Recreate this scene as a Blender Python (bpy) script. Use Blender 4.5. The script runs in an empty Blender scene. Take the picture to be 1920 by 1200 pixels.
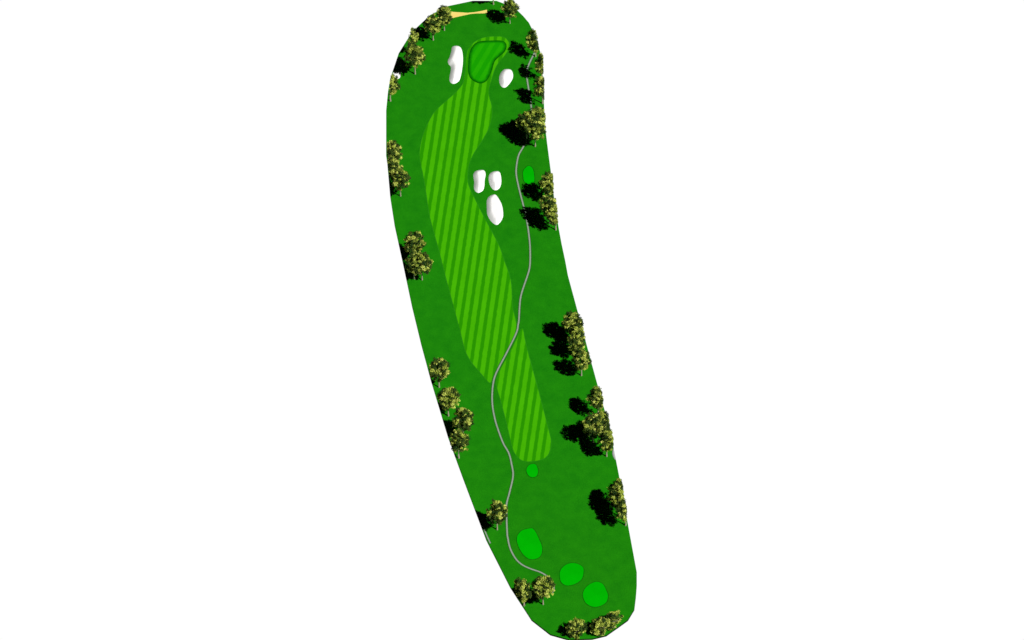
import bpy, math, random
import numpy as np
from mathutils import Vector, Euler

random.seed(7)
scene = bpy.context.scene
col = scene.collection

# ------------------------------------------------------------------ camera
W, H = 1920, 1200
M = 0.33                      # metres per photograph pixel at the middle of the hole
ELEV = math.radians(50)
DIST = 4000.0
cam_d = bpy.data.cameras.new('camera')
cam = bpy.data.objects.new('camera', cam_d)
col.objects.link(cam)
cam.location = (0, -DIST * math.cos(ELEV), DIST * math.sin(ELEV))
cam.rotation_euler = (math.pi / 2 - ELEV, 0, 0)
cam_d.sensor_width = 36
cam_d.lens = 36 * DIST / (W * M)
cam_d.clip_start = 10
cam_d.clip_end = 30000
scene.camera = cam
RM = Euler(cam.rotation_euler).to_matrix()
CP = Vector(cam.location)


def at(px, py, h=0.0):
    """survey: plan position of a spot on the hole (metres) at height h"""
    d = RM @ Vector(((px - W / 2) * M / DIST, (H / 2 - py) * M / DIST, -1.0))
    t = (h - CP.z) / d.z
    p = CP + d * t
    return (p.x, p.y)


# ------------------------------------------------------------------ light
TO_SUN = Vector((33, -22.2, 53)).normalized()
sun_d = bpy.data.lights.new('sun', 'SUN')
sun_d.energy = 5.0
sun_d.angle = math.radians(0.5)
sun_d.color = (1.0, 0.985, 0.955)
sun = bpy.data.objects.new('sun', sun_d)
col.objects.link(sun)
sun.rotation_euler = TO_SUN.to_track_quat('Z', 'Y').to_euler()

world = bpy.data.worlds.new('World')
scene.world = world
world.use_nodes = True
nt = world.node_tree
nt.nodes.clear()
wo = nt.nodes.new('ShaderNodeOutputWorld')
mix = nt.nodes.new('ShaderNodeMixShader')
sky = nt.nodes.new('ShaderNodeTexSky')
sky.sky_type = 'NISHITA'
sky.sun_disc = False
sky.sun_elevation = math.asin(TO_SUN.z)
sky.sun_rotation = math.atan2(TO_SUN.x, TO_SUN.y)
sky.altitude = 30000
sky.air_density = 0.3
sky.dust_density = 0.0
sky.ozone_density = 1.0
bg_sky = nt.nodes.new('ShaderNodeBackground')
bg_sky.inputs['Strength'].default_value = 0.05
bg_white = nt.nodes.new('ShaderNodeBackground')       # the white void the model stands in
bg_white.inputs['Color'].default_value = (1, 1, 1, 1)
bg_white.inputs['Strength'].default_value = 1.02
tc = nt.nodes.new('ShaderNodeTexCoord')
sep = nt.nodes.new('ShaderNodeSeparateXYZ')
mr = nt.nodes.new('ShaderNodeMapRange')
mr.inputs['From Min'].default_value = -0.06
mr.inputs['From Max'].default_value = 0.0
L = nt.links.new
L(tc.outputs['Generated'], sep.inputs[0])
L(sep.outputs['Z'], mr.inputs['Value'])
L(mr.outputs[0], mix.inputs[0])
L(sky.outputs[0], bg_sky.inputs['Color'])
L(bg_white.outputs[0], mix.inputs[1])
L(bg_sky.outputs[0], mix.inputs[2])
L(mix.outputs[0], wo.inputs['Surface'])

scene.view_settings.view_transform = 'Standard'
scene.view_settings.look = 'None'
scene.view_settings.exposure = 0.0
scene.view_settings.gamma = 1.0


# ------------------------------------------------------------------ materials
def lin(c):
    c /= 255.0
    return c / 12.92 if c <= 0.04045 else ((c + 0.055) / 1.055) ** 2.4


IRR = 1.25


def C(r, g, b):
    """base colour whose full-sun rendering is the given screen colour"""
    return tuple(max(0.0008, lin(v)) / IRR for v in (r, g, b)) + (1,)


def new_mat(name, rough=0.95):
    m = bpy.data.materials.new(name)
    m.use_nodes = True
    n = m.node_tree
    n.nodes.clear()
    out = n.nodes.new('ShaderNodeOutputMaterial')
    b = n.nodes.new('ShaderNodeBsdfPrincipled')
    b.inputs['Roughness'].default_value = rough
    b.inputs['Specular IOR Level'].default_value = 0.0
    n.links.new(b.outputs[0], out.inputs[0])
    return m, n, b


def noise(n, scale, detail=3, rough=0.6, vec=None):
    t = n.nodes.new('ShaderNodeTexNoise')
    t.inputs['Scale'].default_value = scale
    t.inputs['Detail'].default_value = detail
    t.inputs['Roughness'].default_value = rough
    if vec is not None:
        n.links.new(vec, t.inputs['Vector'])
    return t.outputs['Fac']


def objco(n):
    return n.nodes.new('ShaderNodeTexCoord').outputs['Object']


def mapr(n, v, a, b, c=0.0, d=1.0):
    r = n.nodes.new('ShaderNodeMapRange')
    r.inputs['From Min'].default_value = a
    r.inputs['From Max'].default_value = b
    r.inputs['To Min'].default_value = c
    r.inputs['To Max'].default_value = d
    n.links.new(v, r.inputs['Value'])
    return r.outputs[0]


def mixc(n, f, a, b, mode='MIX'):
    x = n.nodes.new('ShaderNodeMix')
    x.data_type = 'RGBA'
    x.blend_type = mode
    for i, v in ((0, f), (6, a), (7, b)):
        if isinstance(v, (int, float, tuple)):
            x.inputs[i].default_value = v
        else:
            n.links.new(v, x.inputs[i])
    return x.outputs[2]


def math_(n, op, a, b=0.0):
    x = n.nodes.new('ShaderNodeMath')
    x.operation = op
    for i, v in ((0, a), (1, b)):
        if isinstance(v, (int, float)):
            x.inputs[i].default_value = v
        else:
            n.links.new(v, x.inputs[i])
    return x.outputs[0]


def turf(name, base, alt, stripes=None, grain=0.16, mottle=(0.38, 0.62), bscale=0.06):
    """mown grass: two tones mottled together, fine blade grain, optional mowing stripes"""
    m, n, b = new_mat(name)
    co = objco(n)
    f = mapr(n, noise(n, bscale, 4, 0.65, co), *mottle)
    c = mixc(n, f, base, alt)
    if stripes:
        (p0, p1, period, frac, dark) = stripes
        sx, sy = p0
        dx, dy = p1[0] - p0[0], p1[1] - p0[1]
        ln = math.hypot(dx, dy)
        nx, ny = dy / ln, -dx / ln
        s = n.nodes.new('ShaderNodeSeparateXYZ')
        n.links.new(co, s.inputs[0])
        u = math_(n, 'ADD', math_(n, 'MULTIPLY', s.outputs[0], nx), math_(n, 'MULTIPLY', s.outputs[1], ny))
        u = math_(n, 'ADD', u, -(sx * nx + sy * ny) + period * frac / 2 + 400 * period)
        w = mapr(n, noise(n, 0.25, 2, 0.5, co), 0.3, 0.7, -0.18, 0.18)
        u = math_(n, 'ADD', u, w)
        ph = math_(n, 'FRACT', math_(n, 'DIVIDE', u, period))
        # soft-edged band from 0 to frac
        e = 0.05
        up = mapr(n, ph, -e, e)
        lo = mapr(n, ph, frac - e, frac + e, 1.0, 0.0)
        wrap = mapr(n, ph, 1 - e, 1 + e)
        band = math_(n, 'MAXIMUM', math_(n, 'MULTIPLY', up, lo), wrap)
        c = mixc(n, band, c, dark)
    g = mapr(n, noise(n, 1.7, 2, 0.75, co), 0.25, 0.75, 1 - grain, 1 + grain)
    hs = n.nodes.new('ShaderNodeHueSaturation')
    n.links.new(g, hs.inputs['Value'])
    n.links.new(c, hs.inputs['Color'])
    n.links.new(hs.outputs[0], b.inputs['Base Color'])
    return m


m_rough = turf('rough_grass', C(25, 124, 12), C(34, 137, 13), grain=0.26, bscale=0.12, mottle=(0.3, 0.7))
# mowing direction and pitch, surveyed on the two fairways
def stripes(px, py, dark):
    p0 = at(px, py)
    p1 = at(px + 0.152 * 200, py - 200)
    q = at(px + 15.2, py)
    dx, dy = p1[0] - p0[0], p1[1] - p0[1]
    per = abs((q[0] - p0[0]) * dy - (q[1] - p0[1]) * dx) / math.hypot(dx, dy)
    return (p0, p1, per, 0.44, dark)


m_fair = turf('fairway_grass', C(68, 176, 6), C(72, 182, 8), stripes(864.2, 400, C(41, 147, 3)), grain=0.05)
m_fair2 = turf('fairway_grass_lower', C(68, 176, 6), C(72, 182, 8), stripes(964, 800, C(41, 147, 3)), grain=0.05)
gp0, gp1 = at(905, 110), at(905 + 60, 110 - 100)
m_green = turf('putting_grass', C(32, 166, 3), C(38, 172, 4), (gp0, gp1, 6.0, 0.5, C(24, 159, 2)), grain=0.05,
               bscale=0.08)
m_edge_shade = turf('edge_shade_grass', C(3, 90, 3), C(10, 108, 4), grain=0.12, bscale=0.25)  # darkest of three turf tones that carry the green's inner shade
m_edge_shade2 = turf('edge_shade_inner_grass', C(10, 122, 3), C(20, 136, 4), grain=0.12, bscale=0.25)
m_edge_shade3 = turf('edge_shade_faint_grass', C(20, 146, 3), C(28, 158, 4), grain=0.08, bscale=0.25)
m_tee = turf('tee_grass', C(1, 174, 2), C(2, 182, 3), grain=0.04)
m_rim_shade = turf('rim_shade_grass', C(10, 74, 6), C(22, 104, 14), grain=0.2, bscale=0.3)  # turf tone with the shade of the tee's rim put in
m_firstcut = turf('first_cut_grass', C(44, 142, 24), C(36, 132, 18), grain=0.12, bscale=0.3)


def speckle(name, a, b_, scale, rough=0.95, bump=0.0):
    m, n, b = new_mat(name, rough)
    co = objco(n)
    f = mapr(n, noise(n, scale, 5, 0.7, co), 0.35, 0.65)
    n.links.new(mixc(n, f, a, b_), b.inputs['Base Color'])
    return m


m_sand = speckle('bunker_sand', (0.84, 0.835, 0.84, 1), (0.80, 0.79, 0.80, 1), 0.5)
m_shaded_sand = speckle('shaded_sand', (0.40, 0.40, 0.41, 1), (0.34, 0.34, 0.35, 1), 0.5)  # white sand darkened: shade on the right-edge bunker put into the colour
m_track = speckle('yellow_sand', C(252, 218, 122), C(246, 228, 130), 0.15)
m_path = speckle('path_concrete', C(138, 160, 138), C(154, 172, 154), 0.8)
m_path_edge = speckle('path_edge_dark', C(36, 78, 26), C(50, 90, 36), 0.8)  # darker green strip along both sides of the path
m_earth = speckle('earth', (0.004, 0.008, 0.003, 1), (0.009, 0.012, 0.006, 1), 0.6)
m_bark = speckle('bark', (0.50, 0.46, 0.34, 1), (0.30, 0.27, 0.19, 1), 2.5)

m_leaf, n_, b_ = new_mat('leaves', 0.8)
at_ = n_.nodes.new('ShaderNodeAttribute')
at_.attribute_name = 'leaf_tone'
cr = n_.nodes.new('ShaderNodeValToRGB')
el = cr.color_ramp.elements
el[0].position = 0.0
el[0].color = (0.012, 0.035, 0.010, 1)
el[1].position = 1.0
el[1].color = (0.64, 0.71, 0.15, 1)
e2 = el.new(0.45)
e2.color = (0.10, 0.16, 0.02, 1)
e3 = el.new(0.75)
e3.color = (0.33, 0.41, 0.05, 1)
n_.links.new(at_.outputs['Fac'], cr.inputs[0])
n_.links.new(cr.outputs[0], b_.inputs['Base Color'])


# ------------------------------------------------------------------ mesh helpers
def mesh_obj(name, verts, faces, mats, parent=None, mat_idx=None, smooth=False):
    me = bpy.data.meshes.new(name)
    me.from_pydata([tuple(v) for v in verts], [], [tuple(f) for f in faces])
    for m in (mats if isinstance(mats, (list, tuple)) else [mats]):
        me.materials.append(m)
    if mat_idx is not None:
        me.polygons.foreach_set('material_index', np.array(mat_idx, dtype=np.int32))
    if smooth:
        me.polygons.foreach_set('use_smooth', [True] * len(me.polygons))
    me.update()
    o = bpy.data.objects.new(name, me)
    col.objects.link(o)
    if parent:
        o.parent = parent
    return o


def structure(o):
    o['kind'] = 'structure'
    return o


def tag(o, label, cat, group=None):
    o['label'] = label
    o['category'] = cat
    if group:
        o['group'] = group
    return o


def empty(name, loc):
    o = bpy.data.objects.new(name, None)
    o.empty_display_size = 1
    o.location = loc
    col.objects.link(o)
    return o


def smooth_loop(pts, n=6, closed=True):
    """Catmull-Rom through plan points"""
    P = np.array(pts, float)
    out = []
    k = len(P)
    rng = range(k) if closed else range(k - 1)
    for i in rng:
        if closed:
            p0, p1, p2, p3 = P[(i - 1) % k], P[i], P[(i + 1) % k], P[(i + 2) % k]
        else:
            p0, p1, p2, p3 = P[max(i - 1, 0)], P[i], P[i + 1], P[min(i + 2, k - 1)]
        for j in range(n):
            t = j / n
            out.append(0.5 * (2 * p1 + (p2 - p0) * t + (2 * p0 - 5 * p1 + 4 * p2 - p3) * t * t
                              + (3 * p1 - p0 - 3 * p2 + p3) * t ** 3))
    if not closed:
        out.append(P[-1])
    return np.array(out)


def ground_pts(px):
    return np.array([at(x, y) for x, y in px])


def area2(P):
    x, y = P[:, 0], P[:, 1]
    return float(np.sum(x * np.roll(y, -1) - np.roll(x, -1) * y))


def ccw(P):
    return P if area2(P) > 0 else P[::-1].copy()


def seg_dist(Q, P):
    """distance of points Q to closed outline P"""
    A = P
    B = np.roll(P, -1, axis=0)
    d = B - A
    L2 = np.maximum((d ** 2).sum(1), 1e-9)
    t = ((Q[:, None, :] - A[None]) * d[None]).sum(2) / L2[None]
    t = np.clip(t, 0, 1)
    c = A[None] + t[..., None] * d[None]
    return np.sqrt(((Q[:, None, :] - c) ** 2).sum(2)).min(1)


def inside(Q, P):
    x, y = Q[:, 0], Q[:, 1]
    r = np.zeros(len(Q), bool)
    for i in range(len(P)):
        x1, y1 = P[i]
        x2, y2 = P[(i + 1) % len(P)]
        c = ((y1 > y) != (y2 > y)) & (x < (x2 - x1) * (y - y1) / (y2 - y1 + 1e-12) + x1)
        r ^= c
    return r


def offset(P, d):
    """move a counter-clockwise outline inwards by d"""
    t = np.roll(P, -1, 0) - np.roll(P, 1, 0)
    t /= np.maximum(np.linalg.norm(t, axis=1), 1e-9)[:, None]
    nrm = np.stack([-t[:, 1], t[:, 0]], 1)
    return P + nrm * d


def sheet(name, P, z, mat, parent=None):
    P = ccw(P)
    v = [(x, y, z) for x, y in P]
    return mesh_obj(name, v, [list(range(len(v)))], mat, parent)


def ring(name, P, Q, z, mat, parent=None):
    n = len(P)
    v = [(x, y, z) for x, y in P] + [(x, y, z) for x, y in Q]
    f = [(i, (i + 1) % n, n + (i + 1) % n, n + i) for i in range(n)]
    return mesh_obj(name, v, f, mat, parent)


# ------------------------------------------------------------------ ground slab
BOUND = [(886.7, 1.5), (931, 1.5), (950, 8.5), (967.5, 17), (981, 30), (991.7, 42.5), (999, 57), (1003.3, 67),
         (1008.5, 83), (1013, 98), (1016.7, 115), (1017.5, 138), (1020, 192), (1020.3, 203), (1021.7, 233),
         (1026, 269), (1033, 323), (1039.3, 376), (1048, 430), (1053, 457), (1060, 490), (1065, 517), (1087.5, 600),
         (1109, 680), (1126, 742), (1142.5, 800), (1150, 837), (1160, 888), (1180.5, 1000), (1194, 1073),
         (1194, 1097), (1192.5, 1117), (1189.5, 1142), (1177.5, 1162), (1163, 1172.5), (1136.7, 1191),
         (1110, 1197.5), (1066.7, 1199), (1031.7, 1189), (996.7, 1161.7), (956.7, 1100), (911.7, 1011),
         (894, 964), (868, 895), (840, 818), (808, 712), (790, 645), (772.5, 573), (755, 490), (740, 421.7),
         (731.7, 368), (726, 303), (724, 290), (724, 207), (727.5, 172), (731.7, 147), (747.5, 100), (772.5, 60),
         (806.7, 28), (841.7, 11)]
G = ccw(ground_pts(BOUND))
n = len(G)
DEP = 1.3
gv = [(x, y, 0) for x, y in G] + [(x, y, -DEP) for x, y in G]
gf = [list(range(n)), list(range(2 * n - 1, n - 1, -1))] + [(i, n + i, n + (i + 1) % n, (i + 1) % n) for i in range(n)]
structure(mesh_obj('ground', gv, gf, [m_rough, m_earth], mat_idx=[0, 1] + [1] * n))

# ------------------------------------------------------------------ fairways
FAIR1 = [(926.7, 68.6), (914, 69.5), (903, 72), (894, 76.5), (886.7, 82), (878, 93), (875, 108), (873.5, 125), (871.7, 141.7),
         (867.5, 158), (855, 173), (840, 186.7), (825, 200), (813, 213), (802.5, 231.7), (794, 251.7), (789, 271.7),
         (787, 290), (788.3, 303), (795, 335), (800, 366.7), (805, 400), (811.7, 428), (823, 468), (838, 526.7),
         (855, 590), (863, 620), (872.5, 656.7), (885, 680), (903, 701), (918, 717.5), (923, 708), (929, 694),
         (940, 674), (953, 651), (964, 630), (968, 617), (966.5, 600), (960.5, 573), (957.5, 526.7), (945, 488),
         (935, 460), (916.7, 425), (903.5, 400), (890, 373), (878.5, 348), (876.7, 333), (878, 313), (886.7, 290),
         (901.7, 266.7), (915, 243), (921, 225), (922.5, 210), (921, 196), (916.7, 180), (916.3, 166.7), (920, 153),
         (926.7, 131.7), (935, 116.7), (946.7, 103), (954, 90), (954, 80), (948, 72), (940, 69)]
FAIR2 = [(979, 616), (984, 637), (990, 661.7), (1005, 716.7), (1016, 758), (1026.7, 800), (1033, 826.7), (1031, 845), (1023, 857.5),
         (1010, 863), (996.7, 865), (983, 864.7), (971.7, 858), (963, 845), (958, 828), (953, 806), (947, 781),
         (940, 755), (931, 722), (933, 706.7), (941, 688), (956, 662), (968, 638)]
def fairway(px, mat, n):
    P = ccw(smooth_loop(ground_pts(px), n))
    structure(ring('first_cut', offset(P, -0.45), offset(P, 0.02), 0.03, m_firstcut))
    structure(sheet('fairway', P, 0.06, mat))
fairway(FAIR1, m_fair, 5)
fairway(FAIR2, m_fair2, 4)

# ------------------------------------------------------------------ putting green
GREEN = [(926.7, 76), (906.7, 76.7), (893, 80), (885, 88), (880, 100), (878, 116.7), (878, 136.7), (883, 148),
         (891.7, 154), (901.7, 156.7), (911.7, 152.5), (918, 143), (923, 130), (928, 115), (938, 105), (946.7, 96.7),
         (950, 86.7), (946.7, 79), (938, 76)]
gl = ccw(smooth_loop(ground_pts(GREEN), 6))
gc = at(905, 115)
green = tag(empty('putting_green', (gc[0], gc[1], 0)),
            'kidney-shaped putting green with painted shade ringing its edge at the far end of fairway', 'putting green')


def local(P, c):
    return P - np.array(c)


glc = local(gl, gc)
i1, i2, i3 = offset(glc, 0.9), offset(glc, 1.7), offset(glc, 2.4)  # inner shade along the green's edge, painted as three graded rings
ring('edge_shade', glc, i1, 0.09, m_edge_shade, green)
ring('inner_edge_shade', offset(glc, 0.89), i2, 0.095, m_edge_shade2, green)
ring('faint_edge_shade', offset(glc, 1.69), i3, 0.097, m_edge_shade3, green)
sheet('putting_surface', offset(glc, 2.39), 0.10, m_green, green)


# ------------------------------------------------------------------ tees
def tee(px, label):
    P = ccw(smooth_loop(ground_pts(px), 5))
    c = P.mean(0)
    t = tag(empty('tee_box', (c[0], c[1], 0)), label, 'tee', 'bright green tee boxes')
    p = P - c
    ring('rim_shade', offset(p, -0.38), offset(p, 0.03), 0.05, m_rim_shade, t)  # dark outline painted in place of a shaded bevel around the tee
    sheet('tee_surface', p, 0.09, m_tee, t)


tee([(991.7, 311), (985, 315), (981, 321.7), (981, 332), (983, 340), (989, 345), (996, 346), (1001, 341.7),
     (1002, 331.7), (999, 316.7)], 'narrow upright bright green tee right of the cart path, partly under tree shadow')
tee([(998, 870), (991, 873), (987, 881.7), (991, 891.7), (999, 895), (1006.7, 891.7), (1008.7, 881.7), (1005, 871.7)],
    'small round bright green tee just below the rounded end of lower fairway')
tee([(992, 991), (977, 996), (969, 1009), (973, 1026.7), (984, 1042.7), (997, 1049), (1012, 1044), (1016.8, 1029),
     (1010.7, 1010.7), (1001, 993)], 'large slanted egg-shaped tee inside the curve of the cart path')
tee([(1078, 1056), (1063, 1058), (1052.5, 1066.7), (1049.5, 1078), (1052.5, 1091.7), (1063, 1098), (1078, 1095),
     (1090, 1086.7), (1094, 1075), (1092.5, 1063)], 'rounded tee tilted up to the right, middle of the three large tees')
tee([(1118, 1091), (1105, 1096), (1096, 1105), (1093, 1116.7), (1098, 1130), (1110, 1137.5), (1123, 1137),
     (1136, 1130), (1140, 1118), (1136.7, 1106.7), (1130, 1095)], 'almost circular large tee, nearest to the bottom edge')


# ------------------------------------------------------------------ bunkers: banked sand
def bunker(px, label, hgt=2.1, wid=3.0, mat=m_sand, group='white sand bunkers'):
    P = ccw(smooth_loop(ground_pts(px), 6))
    c = P.mean(0)
    p = P - c
    nn = len(p)
    ts = [1.0, 0.97, 0.93, 0.89, 0.84, 0.79, 0.74, 0.69, 0.63, 0.57, 0.5, 0.42, 0.32, 0.2, 0.1]
    v, f = [], []
    for k, t in enumerate(ts):
        q = p * t
        d = np.zeros(nn) if k == 0 else seg_dist(q, p)
        s = np.clip(d / wid, 0, 1)
        z = hgt * (1 - (1 - s) ** 1.4)
        z += 0.04 * np.sin(q[:, 0] * 1.3 + 1) * np.sin(q[:, 1] * 0.9) * (s > 0.6)
        v += [(a, b, 0.04 + h) for (a, b), h in zip(q, z)]
        if k:
            o0, o1 = (k - 1) * nn, k * nn
            f += [(o0 + i, o0 + (i + 1) % nn, o1 + (i + 1) % nn, o1 + i) for i in range(nn)]
    d0 = seg_dist(np.zeros((1, 2)), p)[0]
    v.append((0, 0, 0.04 + hgt * (1 - (1 - min(1, d0 / wid)) ** 1.4)))
    o1 = (len(ts) - 1) * nn
    f += [(o1 + i, o1 + (i + 1) % nn, len(v) - 1) for i in range(nn)]
    o = mesh_obj('sand_bunker', v, f, mat, smooth=True)
    o.location = (c[0], c[1], 0)
    tag(o, label, 'bunker', group)


bunker([(855, 86), (848, 88), (846, 96.7), (843, 106.7), (839.7, 114), (841, 120), (845, 125), (845, 133), (843, 143),
        (843, 151.7), (848, 157), (855, 156), (861.7, 150), (866, 133), (868, 113), (866.7, 96.7), (862.5, 88)],
       'long wavy white sand bunker left of the putting green')
bunker([(948, 129.7), (941.7, 133), (936.7, 141.7), (936, 151.7), (939, 161), (945, 164.5), (951.7, 161), (960, 150),
        (962, 140), (958, 131)], 'teardrop white sand bunker right of the putting green')
bunker([(901.7, 318.7), (891.7, 321), (887.5, 328), (889, 341.7), (888.7, 353), (891.7, 359), (897.5, 361.7),
        (905, 357.5), (908, 350), (908.7, 338), (910.5, 326.7), (908, 320)],
       'upright white bunker with a slight waist against the fairway edge')
bunker([(931.7, 321), (921.7, 323), (916.7, 330), (917, 341.7), (921.7, 352.5), (929, 357), (936.7, 352.5),
        (940, 341.7), (939, 329), (936.7, 323)], 'small oval white bunker, right one of the upper pair')
bunker([(926.7, 364.7), (918, 368), (913, 375), (912.7, 386.7), (914, 403), (921.7, 416), (931, 421.7), (938, 416.7),
        (943, 406.7), (943, 395), (940, 381.7), (932, 368)], 'large pear-shaped white bunker below the pair')
bunker([(738, 134), (745, 132.5), (751.5, 134), (751, 141), (748.5, 147), (742, 147), (736.5, 143)],
       'small white bunker at left edge, mostly hidden behind a tree', 0.3, 1.2,
       group='sand bunkers cut by the edge')
bunker([(1150.6, 840), (1148.3, 846), (1148.3, 852), (1150.5, 858), (1154.3, 862), (1153, 853), (1151.5, 845.5)],
       'sliver of white bunker painted in shade at right edge below the tree group', 0.5, 1.0, m_shaded_sand,
       'sand bunkers cut by the edge')

# ------------------------------------------------------------------ paths
def ribbon(name, px, wid, z, mats, edge=0.32, n=6, taper=None):
    P = smooth_loop(ground_pts(px), n, closed=False)
    t = np.gradient(P, axis=0)
    t /= np.linalg.norm(t, axis=1)[:, None]
    nr = np.stack([-t[:, 1], t[:, 0]], 1)
    v, f, mi = [], [], []
    for i, (p, q) in enumerate(zip(P, nr)):
        for k, (o, dz) in enumerate(((-wid / 2 - edge, 0), (-wid / 2, 0.03), (-wid / 2, 0.10), (wid / 2, 0.10),
                                     (wid / 2, 0.03), (wid / 2 + edge, 0))):
            a = p + q * o
            v.append((a[0], a[1], z + dz))
        if i:
            b = i * 6
            for k in range(5):
                f.append((b - 6 + k, b - 6 + k + 1, b + k + 1, b + k)[::-1])
                mi.append(1 if k in (0, 4) else 0)
    return structure(mesh_obj(name, v, f, mats, mat_idx=mi))


CART = [(1003.7, 96.5), (1000, 104), (993.3, 117.3), (988.5, 131), (988.2, 146.7), (991.2, 166.7), (995, 192), (997, 215), (994, 245),
        (982.5, 273), (973, 290), (969, 308), (968, 326.7), (973, 353), (981.7, 386.7), (987.5, 411.7), (991.9, 441.7),
        (994, 466.7), (993.7, 496.7), (990, 514), (979, 546.7), (975, 566.7), (973, 600), (971.7, 608), (968, 625),
        (950, 661.7), (935, 690), (926.7, 710), (923.2, 733), (923.2, 758), (926.7, 780), (932, 800), (943, 830),
        (954, 850), (959.5, 871.7), (962, 893), (955.5, 923), (950, 945), (949.7, 966.7), (951, 1000), (952, 1008),
        (956, 1026.7), (965, 1045), (976.7, 1057.5), (993, 1066), (1013, 1073), (1027, 1082), (1036, 1094),
        (1038.5, 1104), (1035, 1112)]
ribbon('path', CART, 0.94, 0.07, [m_path, m_path_edge])
ribbon('path', [(905, 986), (910.5, 999), (915, 1009.5), (919.5, 1019)], 0.8, 0.07, [m_path, m_path_edge], 0.2)
SAND = [(836, 19), (850, 22.4), (864, 23.2), (877, 24), (890, 22.8), (904, 20.4), (913, 18.2), (914, 24.8), (904, 25.2),
        (893, 25.4), (883, 26.2), (868, 29.4), (852, 33), (836, 37)]
structure(sheet('sand_path', ground_pts(SAND), 0.06, m_track))


# ------------------------------------------------------------------ trees
R_C, B_C, Z_C = 22.5 * M, 29.0 * M, 53.0 * M        # crown half-width, half-height, height of its middle


def tube(path, radii, seg=7):
    v, f = [], []
    path = [np.array(p, float) for p in path]
    for i, p in enumerate(path):
        d = path[min(i + 1, len(path) - 1)] - path[max(i - 1, 0)]
        d /= np.linalg.norm(d)
        a = np.cross(d, [0.3, 1, 0.1])
        a /= np.linalg.norm(a)
        b = np.cross(d, a)
        for k in range(seg):
            w = 2 * math.pi * k / seg
            v.append(tuple(p + radii[i] * (math.cos(w) * a + math.sin(w) * b)))
        if i:
            o = (i - 1) * seg
            f += [(o + k, o + (k + 1) % seg, o + seg + (k + 1) % seg, o + seg + k) for k in range(seg)]
    f.append(tuple(range(len(v) - seg, len(v))))
    return v, f


def crown_arrays(seed, r, b, zc, dx=0.0, dy=0.0, n_clump=190, leaves=42, squat=False):
    """leaf quads in clumps through an egg-shaped volume; returns (N,4,3) and a tone per leaf"""
    g = np.random.default_rng(seed)
    quads, tones = [], []
    for k in range(n_clump):
        d = g.normal(size=3)
        d /= np.linalg.norm(d)
        rad = g.uniform(0.05, 1.0) ** 0.42 * 0.88
        c = d * rad
        zz = c[2]
        wide = 1.0 - 0.16 * max(0, zz) + 0.05 * zz      # a little fuller low down
        if squat:
            wide = 1.0 - 0.25 * max(0, zz)
        cen = np.array([c[0] * r * wide, c[1] * r * wide, c[2] * b])
        # upward and outward shoots break the outline
        if k % 9 == 0:
            cen *= 1.12
        cr_ = g.uniform(0.13, 0.24) * r
        dark = g.random() < 0.5          # two kinds of spray: old dark foliage, bright young growth
        tone_c = g.uniform(0.0, 0.22) if dark else g.uniform(0.5, 0.98)
        m = int(leaves * (cr_ / (0.19 * r)) ** 2)
        p = g.normal(size=(m, 3))
        p /= np.linalg.norm(p, axis=1)[:, None]
        p *= (g.uniform(0.35, 1.0, size=(m, 1))) * cr_
        p[:, 2] *= 0.72
        nrm = p / cr_ + g.normal(size=(m, 3)) * 0.45 + np.array([0, 0, 0.6])
        nrm /= np.linalg.norm(nrm, axis=1)[:, None]
        u = np.cross(nrm, g.normal(size=(m, 3)))
        u /= np.linalg.norm(u, axis=1)[:, None]
        w = np.cross(nrm, u)
        s = g.uniform(0.24, 0.46, size=(m, 1))
        q = np.stack([p - u * s * 1.25, p + w * s * 0.7, p + u * s * 1.25, p - w * s * 0.7], 1)
        quads.append(q + cen)
        tones.append(np.clip(tone_c + g.normal(size=m) * 0.10, 0, 1))
    q = np.concatenate(quads)
    q += np.array([dx, dy, zc])
    t = np.concatenate(tones)
    keep = q[:, :, 2].min(1) > 0.1
    return q[keep], t[keep]


def crown_mesh(q, t):
    me = bpy.data.meshes.new('crown')
    nq = len(q)
    me.vertices.add(nq * 4)
    me.vertices.foreach_set('co', q.reshape(-1).astype(np.float32))
    me.loops.add(nq * 4)
    me.loops.foreach_set('vertex_index', np.arange(nq * 4, dtype=np.int32))
    me.polygons.add(nq)
    me.polygons.foreach_set('loop_start', np.arange(nq, dtype=np.int32) * 4)
    me.polygons.foreach_set('loop_total', np.full(nq, 4, dtype=np.int32))
    a = me.attributes.new('leaf_tone', 'FLOAT', 'FACE')
    a.data.foreach_set('value', t.astype(np.float32))
    me.materials.append(m_leaf)
    me.update(calc_edges=True)
    me.validate()
    return me


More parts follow.
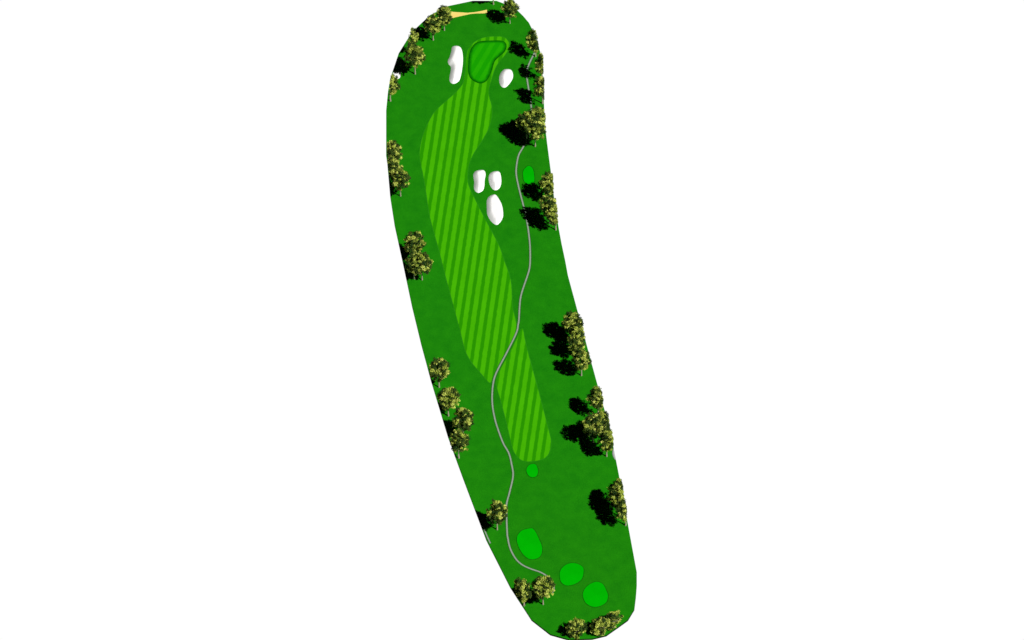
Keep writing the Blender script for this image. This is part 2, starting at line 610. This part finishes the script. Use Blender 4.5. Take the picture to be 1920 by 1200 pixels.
def trunk_mesh(seed, zc, b, r, dx=0.0, dy=0.0, limbs=6):
    g = random.Random(seed)
    top = zc + 0.35 * b
    verts, faces = [], []

    def add(path, rad):
        v, f = tube(path, rad)
        o = len(verts)
        verts.extend(v)
        faces.extend([tuple(i + o for i in q) for q in f])
    pts, rads = [], []
    for i in range(7):
        s = i / 6
        e = s * s * (3 - 2 * s)
        pts.append((dx * e + g.uniform(-.08, .08) * (i > 0), dy * e + g.uniform(-.08, .08) * (i > 0), top * s))
        rads.append(0.46 * (1 - 0.72 * s) + (0.16 if i == 0 else 0))
    add(pts, rads)
    for k in range(limbs):
        s = g.uniform(0.42, 0.85)
        e = s * s * (3 - 2 * s)
        p = np.array([dx * e, dy * e, top * s])
        a = k * 1.05 + g.uniform(-.3, .3)
        ln = r * g.uniform(0.5, 0.75)
        q = p + np.array([math.cos(a) * ln, math.sin(a) * ln, ln * 0.65])
        mid = (p + q) / 2 + np.array([0, 0, -0.08 * ln])
        add([p, mid, q], [0.17, 0.11, 0.05])
    me = bpy.data.meshes.new('trunk')
    me.from_pydata(verts, [], faces)
    me.materials.append(m_bark)
    me.polygons.foreach_set('use_smooth', [True] * len(me.polygons))
    me.update()
    return me


NP = 5
protos = [crown_arrays(100 + i, R_C, B_C, Z_C) for i in range(NP)]
proto_crown = [crown_mesh(*p) for p in protos]
proto_trunk = [trunk_mesh(i, Z_C, B_C, R_C) for i in range(NP)]
# the model is trimmed along its edge: a plumb cut, following the edge line seen at crown height
TRIM = ccw(np.array([at(x, y, Z_C) for x, y in BOUND]))
TRIM = TRIM + np.array([0.6, 0.0])
TRIM_LOW = ccw(np.array([at(x, y, Z_C * 0.6) for x, y in BOUND]))
BP = np.array(BOUND)
BPc = ccw(BP)


def clamp_base(x, y, m=2.6):
    """stand the trunk on the ground, a little inside the edge"""
    q = np.array([[x, y]])
    if inside(q, BP)[0] and seg_dist(q, BP)[0] > m:
        return x, y
    A, B = BP, np.roll(BP, -1, 0)
    d = B - A
    t = np.clip(((q - A) * d).sum(1) / (d ** 2).sum(1), 0, 1)
    c = A + t[:, None] * d
    k = int(np.argmin(((q - c) ** 2).sum(1)))
    dd = d[k] / np.linalg.norm(d[k])
    for s in (1, -1):
        w = c[k] + s * m * np.array([-dd[1], dd[0]])
        if inside(w[None], BP)[0]:
            return float(w[0]), float(w[1])
    return x, y


count = 0
base_tree = None
base_parts = {}


def plant(x, y, label, group, size=1.0, hs=1.0, edge=None, low=None):
    """x, y: where the trunk would meet the ground. low=(height of crown middle, half-height) for bushy trees"""
    global count, base_tree
    i = count % NP
    g = random.Random(count * 13 + 5)
    rot = g.uniform(0, 2 * math.pi)
    count += 1
    bx, by = clamp_base(x, y)
    B = np.array(at(bx, by))
    O = np.array(at(x, y))
    off = O - B
    if base_tree is None:
        t = base_tree = empty('leafy_tree', (B[0], B[1], 0))
        tr = bpy.data.objects.new('trunk', proto_trunk[i])
        cw = bpy.data.objects.new('crown', proto_crown[i])
        base_parts['t'], base_parts['c'] = tr, cw
    else:
        t = base_tree.copy()
        t.location = (B[0], B[1], 0)
        tr, cw = base_parts['t'].copy(), base_parts['c'].copy()
        col.objects.link(t)
    for o in (tr, cw):
        o.parent = t
        col.objects.link(o)
    t.rotation_euler = (0, 0, 0)
    tag(t, label, 'tree', group)
    ca, sa = math.cos(rot), math.sin(rot)
    R = np.array([[ca, -sa, 0], [sa, ca, 0], [0, 0, 1]])
    if low:
        zc, hb, r = low
        q, tone = crown_arrays(400 + count, r, hb, zc, n_clump=150, leaves=42, squat=True)
        tm = trunk_mesh(count, zc, hb, r * 0.8)
        unique = True
    else:
        q, tone = protos[i]
        q = q @ R.T * size
        q[:, :, 2] += Z_C * (hs - size)
        unique = abs(hs - size) > 0.2
        tm = None
    cen = q.mean(1)[:, :2] + O
    keep = inside(cen, TRIM if edge is None else edge)
    if low:
        keep = inside(q.mean(1)[:, :2] + O, G)
    if not unique and keep.all() and np.abs(off).max() < 1e-6:
        tr.data, cw.data = proto_trunk[i], proto_crown[i]
        t.rotation_euler = (0, 0, rot)
        t.scale = (size, size, size)
        return t
    q = q[keep] + np.array([off[0], off[1], 0])
    cw.data = crown_mesh(q, tone[keep])
    tr.data = tm or trunk_mesh(count + 50, Z_C * hs, B_C * 0.4, R_C * 0.45, off[0] * 0.5, off[1] * 0.5,
                               limbs=6 if keep.all() else 0)
    return t


TREES = [
    # x, y, label, group, size
    (778.3, 138.7, 'full-crowned tree left of the long wavy bunker, standing clear of the corner thicket', 'trees of the far left corner', 1.0),
    (767, 100, 'tree on the left rim, tucked behind the full-crowned tree left of the wavy bunker', 'trees of the far left corner', 0.95),
    (812, 75, 'middle tree of the far left corner thicket, trunk nearest the wavy bunker', 'trees of the far left corner', 0.86, 0.86),
    (833, 57, 'tree at the left end of the yellow sand strip', 'trees of the far left corner', 0.82, 0.77, G),
    (732, 189.5, 'half-cut tree on the left rim in front of the small hidden bunker', 'trees of the far left corner', 0.95),
    (956, 43.7, 'tree at the right end of the yellow sand strip behind the green', 'trees behind the green', 0.82, 0.92, G),
    (925, 8, 'tree on the top rim showing only its trunk foot and shadow', 'trees behind the green', 0.95, 0.95, G),
    (1004, 106, 'half-cut tree on the right rim where the cart path begins, level with the green', 'trees on the upper right rim', 0.95, 0.86),
    (1020, 147, 'sliver of tree on the right rim, its shadow crossing the path right of teardrop bunker', 'trees on the upper right rim', 0.97, 0.84),
    (1018, 194, 'narrow half-cut tree on the right rim just above the cluster of three full trees', 'trees on the upper right rim', 0.97, 0.88),
    (1006, 255, 'rearmost tree of the three full trees standing over the cart path', 'three trees over the path', 1.0),
    (987.5, 261, 'left tree of the three full trees, overhanging the cart path', 'three trees over the path', 0.95),
    (1003.3, 274.5, 'front tree of the three full trees over the path, its whole trunk in view', 'three trees over the path', 0.95),
    (737, 321, 'tall half-cut tree at the top of the left rim cluster beside the widest fairway', 'trees on the left rim by the upper fairway', 1.0),
    (738, 349, 'middle tree of the left rim cluster beside the widest fairway', 'trees on the left rim by the upper fairway', 0.9),
    (751, 367.5, 'front tree of the left rim cluster beside the widest fairway, trunk on open grass', 'trees on the left rim by the upper fairway', 0.9),
    (1030, 374, 'upper half-cut tree right of the narrow tee, its shadow on the tee', 'trees by the narrow tee', 1.0, 0.9),
    (1031, 419, 'middle half-cut tree below the narrow tee', 'trees by the narrow tee', 0.97, 0.95),
    (1042, 431, 'lowest tree below the narrow tee, trunk right on the rim', 'trees by the narrow tee', 0.97, 0.9),
    (778, 490, 'rear tree of the three beside the middle of the fairway on the left rim', 'three trees left of mid fairway', 1.0),
    (777, 523, 'shaded tree at the left of the three beside mid fairway, its trunk hidden in shadow', 'three trees left of mid fairway', 0.85),
    (791.3, 524.7, 'front right tree of the three beside mid fairway, trunk on open grass', 'three trees left of mid fairway', 0.95),
    (823.3, 726, 'topmost whole tree of the line of four on the lower left rim', 'line of four trees on the lower left rim', 1.0),
    (840.8, 779.7, 'second tree from the top in the line of four on the lower left rim', 'line of four trees on the lower left rim', 1.0),
    (868.3, 820, 'tree set furthest from the rim in the line of four on the lower left', 'line of four trees on the lower left rim', 1.0),
    (860.2, 858.8, 'bottom tree in the line of four on the lower left rim', 'line of four trees on the lower left rim', 0.95),
    (1072, 637, 'top tree of the group right of the narrow start of the lower fairway', 'trees right of the lower fairway top', 0.97),
    (1092, 646, 'half-cut tree on the right rim behind the others, right of the lower fairway top', 'trees right of the lower fairway top', 0.97, 0.95),
    (1081, 671, 'middle tree of the group right of the lower fairway top', 'trees right of the lower fairway top', 0.9),
    (1090, 704, 'front tree of the group right of the lower fairway top, trunk on open grass', 'trees right of the lower fairway top', 0.9),
    (1121, 779, 'top half-cut tree of the right rim group level with the lower fairway foot', 'trees right of the lower fairway foot', 0.95),
    (1130, 822, 'half-cut rim tree at the back, between the others level with the lower fairway foot', 'trees right of the lower fairway foot', 0.95),
    (1111.5, 830, 'left tree of the right rim group, nearest the lower fairway foot', 'trees right of the lower fairway foot', 1.0),
    (1137.3, 855.5, 'bottom tree of the right rim group beside the sliver of pale bunker', 'trees right of the lower fairway foot', 0.92),
    (932, 993, 'lone tree left of the cart path above the large slanted tee', 'trees along the lower path', 0.97),
    (1160, 953, 'upper half-cut tree of the group alone on the lower right rim', 'trees on the lower right rim', 0.97, 0.95),
    (1159.5, 967, 'left tree of the group on the lower right rim, most of its crown whole', 'trees on the lower right rim', 0.95),
    (1173, 985, 'rim tree at the bottom of the group on the lower right, reduced to a strip', 'trees on the lower right rim', 0.97, 0.9),
    (1018, 1133, 'whole tree standing at the end of the cart path', 'trees along the lower path', 1.0),
    (976, 1140, 'tree on the lower left rim, left neighbour of the tree at the path end', 'trees along the lower path', 1.0, 1.0, TRIM_LOW),
]
for x, y, lab, grp, s, *more in TREES:
    plant(x, y, lab, grp, s, *(more or [s]))
LOW = [
    (1081, 1191, 'low bushy tree on the bottom rim, standing apart left of the joined pair', (6.6, 8.2, 6.8)),
    (1126, 1187, 'low bushy tree on the bottom rim, left one of the joined pair', (6.4, 7.8, 6.8)),
    (1151, 1176, 'low bushy tree on the bottom rim, right and higher one of the joined pair', (6.6, 8.0, 6.6)),
]
for x, y, lab, low in LOW:
    plant(x, y, lab, 'bushy trees on the bottom rim', low=low)
